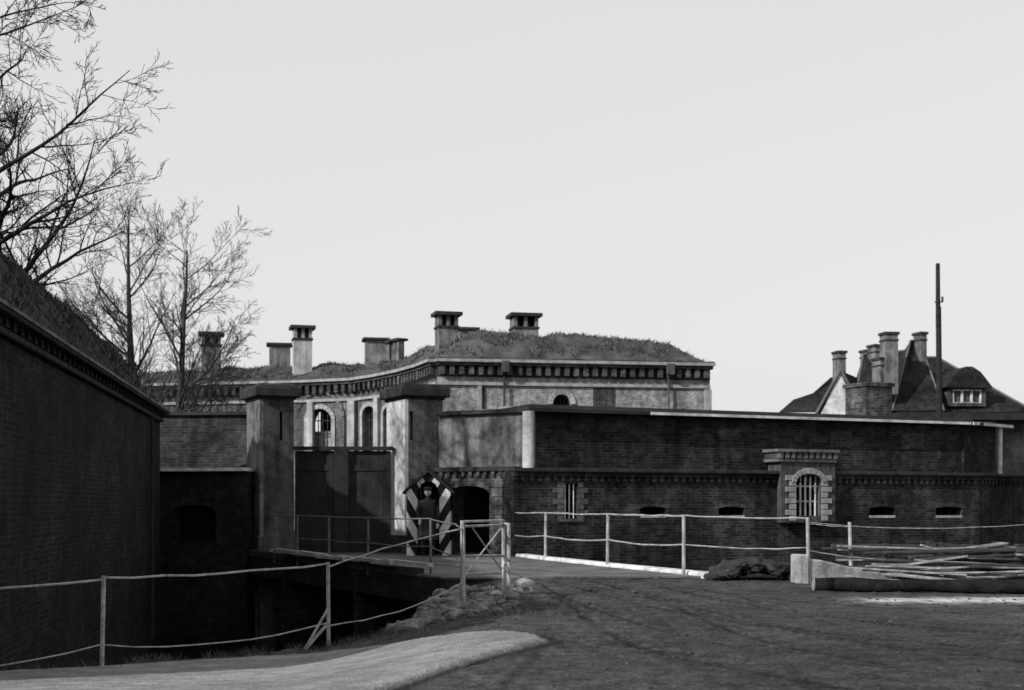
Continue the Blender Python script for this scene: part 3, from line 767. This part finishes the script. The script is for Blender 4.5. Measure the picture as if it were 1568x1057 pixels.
b=B(); b.fbox(F,-.04,.14,-.35,.05,-.2,.52); b.make('end_post','concrete',LWW,bevel=.02)
TP=empty('timber_pile')
b=B(); b2=B(); random.seed(21)
for i in range(85):
    x=random.uniform(7.1,12.5); y=random.uniform(23.2,26); lay=random.randint(0,5)
    (b if random.random()<.5 else b2).rbox((x,y,.08+lay*.09+random.uniform(0,.04)),(random.uniform(1.2,3.6),random.uniform(.06,.2),.035),random.gauss(0,.22),random.gauss(0,.045))
for i in range(8):
    b.rbox((random.uniform(6.6,7.6),random.uniform(22.4,23.1),.1+.03*i),(random.uniform(1.3,2.2),.1,.03),random.gauss(-.1,.2),random.gauss(.06,.05))
b.make('planks','timber',TP,bevel=.006)
for i,px in enumerate((1357,1426,1480,1525,1560)):
    b2.rbox((X(px,25.8),25.8,.3),(.14,.12,.66+.1*(i%2)),.1*i,0)
b2.rbox((10,25.9,.55),(7.4,.1,.1),.03,0.01); b2.rbox((10.2,26.1,.3),(7.4,.1,.1),-.03,0.01)
b2.make('old_beams','timber_d',TP,bevel=.006)
b=B()
b.rbox((X(1510,25.2),25.2,.62),(.8,.3,.03),.2,-.12); b.rbox((X(1455,24.6),24.6,.48),(1.2,.08,.035),.1,.3); b.rbox((X(1400,23),23,.38),(1.8,.08,.035),-.3,-.16); b.make('loose_board','timber',TP)
LG=empty('log')
b=B(); p0=Vector((X(1248,21.5),21.5,.1)); p1=Vector((9.9,20.4,.11)); N=16
for i in range(N):
    a=p0.lerp(p1,i/N); c=p0.lerp(p1,(i+1)/N); b.tube(a+Vector((0,0,.01*math.sin(i*1.3))),c+Vector((0,0,.01*math.sin((i+1)*1.3))),.11+.01*math.sin(i*.9),.11+.01*math.sin((i+1)*.9),14,cap=(i in(0,N-1)))
b.make('bark','logbark',LG,smooth=True,recalc=True)
b=B(); b.tube(p0+Vector((-.006,0,0)),p0+Vector((-.03,0,0)),.105,.1,14); b.make('cut_end','timber',LG)
b=B(); pts=[]; random.seed(5)
for (ax,ay),(bx,by) in zip(BANK[1:6],BANK[2:7]):
    L_=math.hypot(bx-ax,by-ay); nx_,ny_=(by-ay)/L_,-(bx-ax)/L_
    for k in range(int(L_*340)):
        t_=random.random(); o=abs(random.gauss(0,.3))-.15
        if noise.noise(Vector((ax+(bx-ax)*t_,ay+(by-ay)*t_,0))*1.6)<-.15: continue
        x=ax+(bx-ax)*t_+nx_*o; y=ay+(by-ay)*t_+ny_*o
        pts.append((x,y,gz(x,y)))
blades(b,pts,.1,.007,1.1); b.make('bank_grass','blade',recalc=False)
b=B(); pts=[]
for _ in range(3200):
    x=random.uniform(-1.8,.3); y=random.uniform(16.2,24)
    if noise.noise(Vector((x,y,2))*1.5)<0: continue
    pts.append((x,y,gz(x,y)))
blades(b,pts,.09,.008,.9); b.make('abutment_grass','blade',recalc=False)

# ------------------------------------------------------------------ sentry box
d=34.6; sx=X(656,d)
SB=empty('sentry_box',(sx,d,0.05))
ms,t,bb=nt('striped_paint'); bb.inputs['Roughness'].default_value=.6
tc=t.nodes.new('ShaderNodeTexCoord').outputs['Object']; sep=t.nodes.new('ShaderNodeSeparateXYZ'); L(t,tc,sep.inputs[0])
vv=math_n(t,'SUBTRACT',sep.outputs[2],math_n(t,'MULTIPLY',math_n(t,'ABSOLUTE',sep.outputs[0]),1.7))
fr=math_n(t,'FRACT',math_n(t,'MULTIPLY',math_n(t,'ADD',vv,3.),1.25))
k=math_n(t,'GREATER_THAN',fr,.5); k=maprange(t,k,0,1,.012,.6); k=math_n(t,'MULTIPLY',k,maprange(t,noise_n(t,tc,5,5,.6),.3,.7,.6,1.15)); gray(t,k,bb); M['stripe']=ms
F=Fr(sx-.58,d,sx+.58,d)
b=B(); wall_open(b,F,0,F.L,.05,1.72,-.05,0,[(.29,.87,.05,1.72,0)])
n=12; uc=.58
for i in range(n):
    a=F.L*i/n; c=F.L*(i+1)/n
    top=lambda u:1.73+.52*(1-abs(u-uc)/.58)
    bot=lambda u:1.72+(.3*math.sqrt(max(0,1-((u-uc)/.29)**2)) if abs(u-uc)<.29 else 0)
    b.fprism(F,[(a,bot(a)),(c,bot(c)),(c,top(c)),(a,top(a))],-.05,0)
b.make('front','stripe',SB,origin=(sx,d,.05))
b=B(); b.fbox(F,0,.05,-1.05,-.052,.05,1.75); b.fbox(F,F.L-.05,F.L,-1.05,-.052,.05,1.75); b.make('sides','stripe',SB,origin=(sx,d,.05))
b=B(); b.fbox(F,.05,F.L-.05,-1.05,-1.0,.05,2.1); b.fbox(F,.0,F.L,-1.05,.0,-.02,.045); b.make('back_and_floor','wood_d',SB,origin=(sx,d,.05))
b=B(); b.fprism(F,[(-.1,1.68),(uc,2.27),(F.L+.1,1.68),(F.L+.1,1.74),(uc,2.35),(-.1,1.74)],-1.12,.1); b.tube(F.P(uc,.1,2.33),F.P(uc,.1,2.44),.05,.02)
b.make('roof','wood_d',SB,origin=(sx,d,.05))

# ------------------------------------------------------------------ guard standing in the box
GD=empty('soldier',(sx,34.35,.06))
def skin(name,vr,edges,mat,sub=2,root=0):
    me=bpy.data.meshes.new(name); me.from_pydata([v[:3] for v in vr],edges,[]); o=bpy.data.objects.new(name,me); scene.collection.objects.link(o)
    o.parent=GD; md=o.modifiers.new('skin','SKIN'); md.use_smooth_shade=True
    for i,v in enumerate(vr):
        s=me.skin_vertices[0].data[i]; r=v[3]; s.radius=r if isinstance(r,tuple) else (r,r); s.use_root=(i==root)
    ss=o.modifiers.new('sub','SUBSURF'); ss.levels=sub; ss.render_levels=sub
    me.materials.append(M[mat]); return o
vr=[(0,0,.95,(.17,.13)),(0,0,1.15,(.16,.12)),(0,.0,1.36,(.19,.13)),(0,0,1.47,(.08,.08)),(0,-.01,1.56,.055),
    (-.19,0,1.4,.075),(-.27,-.02,1.14,.055),(-.22,-.17,.98,.042),(.19,0,1.4,.075),(.27,.0,1.14,.055),(.26,-.08,.9,.042),
    (-.1,0,.85,(.11,.12)),(-.12,-.01,.5,(.085,.09)),(-.13,.02,.12,.055),(.1,0,.85,(.11,.12)),(.12,-.02,.5,(.085,.09)),(.13,.02,.12,.055)]
skin('body',vr,[(0,1),(1,2),(2,3),(3,4),(2,5),(5,6),(6,7),(2,8),(8,9),(9,10),(0,11),(11,12),(12,13),(0,14),(14,15),(15,16)],'cloth')
b=B(); N=16
rings=[(1.02,.2,.15),(.8,.23,.18),(.6,.25,.2),(.42,.27,.22)]
vs=[];fs=[]
for z_,rx,ry in rings:
    for i in range(N): a=2*math.pi*i/N; vs.append((sx+rx*math.cos(a)*(1+.04*math.sin(5*a)),34.35+ry*math.sin(a),.06+z_))
for j in range(3):
    for i in range(N): fs.append((j*N+i,j*N+(i+1)%N,(j+1)*N+(i+1)%N,(j+1)*N+i))
b.add(vs,fs); b.make('coat_skirt','cloth',GD,smooth=True,origin=(sx,34.35,.06))
def blob(name,c,s,mat,fn=None,seg=20):
    me=bpy.data.meshes.new(name); bm=bmesh.new(); bmesh.ops.create_uvsphere(bm,u_segments=seg,v_segments=14,radius=1)
    for v in bm.verts:
        if fn: v.co=fn(v.co)
        v.co=Vector((v.co.x*s[0]+c[0],v.co.y*s[1]+c[1],v.co.z*s[2]+c[2]))
    for f in bm.faces: f.smooth=True
    bm.to_mesh(me); bm.free(); me.materials.append(M[mat]); o=bpy.data.objects.new(name,me); scene.collection.objects.link(o); o.parent=GD; return o
def hf(c):
    c=c.copy(); k=1-.25*max(0,-c.z)**1.5; c.x*=k
    if c.y<-.8 and abs(c.x)<.2 and -.3<c.z<.15: c.y-=.22*(1-abs(c.x)/.2)
    if c.y<-.5 and abs(abs(c.x)-.35)<.18 and .0<c.z<.25: c.y+=.1
    return c
blob('head',(0,-.02,1.66),(.078,.098,.118),'skin',hf)
for s_ in(-1,1): blob('ear',(s_*.08,0,1.655),(.012,.02,.032),'skin')
for s_ in(-1,1): blob('eye',(s_*.03,-.108,1.67),(.012,.008,.007),'leather')
blob('mouth',(0,-.112,1.605),(.022,.006,.005),'leather')
blob('cap',(0,-.005,1.765),(.115,.125,.045),'cloth'); blob('cap_band',(0,-.01,1.735),(.088,.105,.035),'leather'); blob('cap_peak',(0,-.12,1.722),(.06,.05,.012),'leather')
for s_ in(-1,1): blob('boot',(s_*.13,-.05,.06),(.055,.13,.06),'leather')
for wx,wy,wz in((-.2,-.2,.96),(.26,-.1,.86)):
    vr=[(wx,wy,wz,(.032,.02)),(wx,wy-.02,wz-.05,(.036,.018)),(wx,wy-.03,wz-.08,(.034,.016))]; ed=[(0,1),(1,2)]
    for k,(off,ln) in enumerate(((-.027,.05),(-.009,.06),(.009,.056),(.027,.044))):
        i0=len(vr); vr+=[(wx+off,wy-.035,wz-.1,.0095),(wx+off,wy-.045,wz-.1-ln*.5,.009),(wx+off,wy-.03,wz-.1-ln,.0075)]; ed+=[(2,i0),(i0,i0+1),(i0+1,i0+2)]
    i0=len(vr); vr+=[(wx+.045,wy-.035,wz-.06,.011),(wx+.05,wy-.05,wz-.09,.009)]; ed+=[(1,i0),(i0,i0+1)]
    skin('hand',vr,ed,'skin',1)
b=B(); b.fbox(Fr(sx-.3,34.35,sx+.3,34.35),.09,.51,-.14,.165,.06+1.0,.06+1.05); b.tube((sx-.16,34.5,.7),(sx-.2,34.5,2.0),.015,.01); b.make('belt_and_rifle','leather',GD,origin=(sx,34.35,.06))

# ------------------------------------------------------------------ bare trees
def tree(name,base,H,r0,cfg,seed,mat,lean=(0,0),rmin=.007):
    rnd=random.Random(seed); b=B()
    def rv(): return Vector((rnd.uniform(-1,1),rnd.uniform(-1,1),rnd.uniform(-1,1)))
    def branch(p,d,Ln,r,lvl):
        c=cfg[lvl]; n=c['n']; pts=[(p.copy(),r)]; dirs=[d.copy()]
        ns=9 if lvl==0 else 6 if lvl==1 else 4 if lvl==2 else 3
        for i in range(n):
            d=(d+rv()*c['wob']+Vector((0,0,1))*c['up']).normalized()
            p2=p+d*(Ln/n); r2=max(rmin*.7,r*(1-(i+1)/n*(1-c['tip'])))
            b.tube(p,p2,pts[-1][1],r2,ns,cap=False); p=p2; pts.append((p.copy(),r2)); dirs.append(d.copy())
        if lvl+1<len(cfg):
            k=c['kids']
            for j in range(k):
                t_=c['t0']+(1-c['t0'])*((j+rnd.random())/k); fi=min(n-1e-3,t_*n); i=int(fi); f=fi-i
                q=pts[i][0].lerp(pts[i+1][0],f); rr=(pts[i][1]*(1-f)+pts[i+1][1]*f)
                dd=dirs[min(i+1,n)]; a=dd.orthogonal().normalized()
                a=Quaternion(dd,rnd.uniform(0,6.283))@a
                ang=math.radians(rnd.uniform(*c['ang'])); nd=(dd*math.cos(ang)+a*math.sin(ang)).normalized()
                ll=Ln*c['ratio']*rnd.uniform(.7,1.15)*(1-.45*t_)
                branch(q,nd,ll,max(rmin,rr*c.get('rr',.6)),lvl+1)
    branch(Vector(base),Vector((lean[0],lean[1],1)).normalized(),H,r0,0)
    return b.make(name,mat,recalc=False,smooth=True)
cfgA=[dict(n=12,wob=.035,up=.08,tip=.2,kids=30,t0=.32,ang=(50,88),ratio=.45,rr=.48),
      dict(n=9,wob=.15,up=.03,tip=.15,kids=10,t0=.12,ang=(28,60),ratio=.5),
      dict(n=6,wob=.18,up=.03,tip=.2,kids=7,t0=.12,ang=(25,58),ratio=.52),
      dict(n=4,wob=.18,up=.04,tip=.3,kids=4,t0=.1,ang=(25,50),ratio=.55),
      dict(n=2,wob=.18,up=.05,tip=.5)]
tree('bare_tree',(X(6,28),28,2),10.6,.21,cfgA,12,'bark',(-.01,0),.007)
cfgB=[dict(n=9,wob=.05,up=.05,tip=.15,kids=20,t0=.22,ang=(32,65),ratio=.42,rr=.5),
      dict(n=7,wob=.13,up=.06,tip=.15,kids=8,t0=.12,ang=(25,55),ratio=.5),
      dict(n=5,wob=.15,up=.05,tip=.25,kids=6,t0=.12,ang=(25,48),ratio=.58),
      dict(n=4,wob=.13,up=.04,tip=.4,kids=3,t0=.1,ang=(20,42),ratio=.65),
      dict(n=2,wob=.1,up=.03,tip=.6)]
tree('bare_tree',(X(222,52),52,0),12.6,.24,cfgB,4,'bark2',(-.02,0),.008)
tree('bare_tree',(X(264,50),50,0),11.0,.21,cfgB,9,'bark2',(.03,0),.008)
tree('bare_tree',(X(165,54),54,0),9.6,.12,cfgB,25,'bark2',(.0,0),.008)
tree('bare_tree',(X(312,55),55,0),8.0,.1,cfgB,33,'bark2',(.04,0),.008)

# ------------------------------------------------------------------ light, sky, camera
S=Vector((-.68,-.53,.5)).normalized()
sun=bpy.data.lights.new('sun','SUN'); sun.energy=4.9; sun.angle=math.radians(.6); sun.color=(1,.995,.985)
so=bpy.data.objects.new('sun',sun); scene.collection.objects.link(so); so.rotation_euler=S.to_track_quat('Z','Y').to_euler(); so.location=(-20,-20,20)
w=bpy.data.worlds.new('World'); scene.world=w; w.use_nodes=True; t=w.node_tree; bg=t.nodes['Background']
sk=t.nodes.new('ShaderNodeTexSky'); sk.sky_type='NISHITA'; sk.sun_disc=False
sk.sun_elevation=math.asin(S.z); sk.sun_rotation=math.atan2(S.x,S.y); sk.dust_density=3; sk.air_density=1.2; sk.ozone_density=.5
bw=t.nodes.new('ShaderNodeRGBToBW'); L(t,sk.outputs[0],bw.inputs[0])
k=math_n(t,'POWER',bw.outputs[0],.15); k=math_n(t,'MULTIPLY',k,5.0)
cc=t.nodes.new('ShaderNodeCombineColor')
for i in range(3): L(t,k,cc.inputs[i])
L(t,cc.outputs[0],bg.inputs['Color']); bg.inputs['Strength'].default_value=.13
cam=bpy.data.cameras.new('camera'); co=bpy.data.objects.new('camera',cam); scene.collection.objects.link(co); scene.camera=co
co.location=(0,0,EYE); co.rotation_euler=(math.radians(90),0,0); cam.sensor_width=36; cam.lens=FL/1568*36; cam.shift_y=(HY-528.5)/1568
cam.clip_end=6000; cam.clip_start=.1
cam.dof.use_dof=True; cam.dof.focus_distance=16; cam.dof.aperture_fstop=2.4
scene.view_settings.view_transform='Standard'; scene.view_settings.look='None'; scene.view_settings.exposure=0
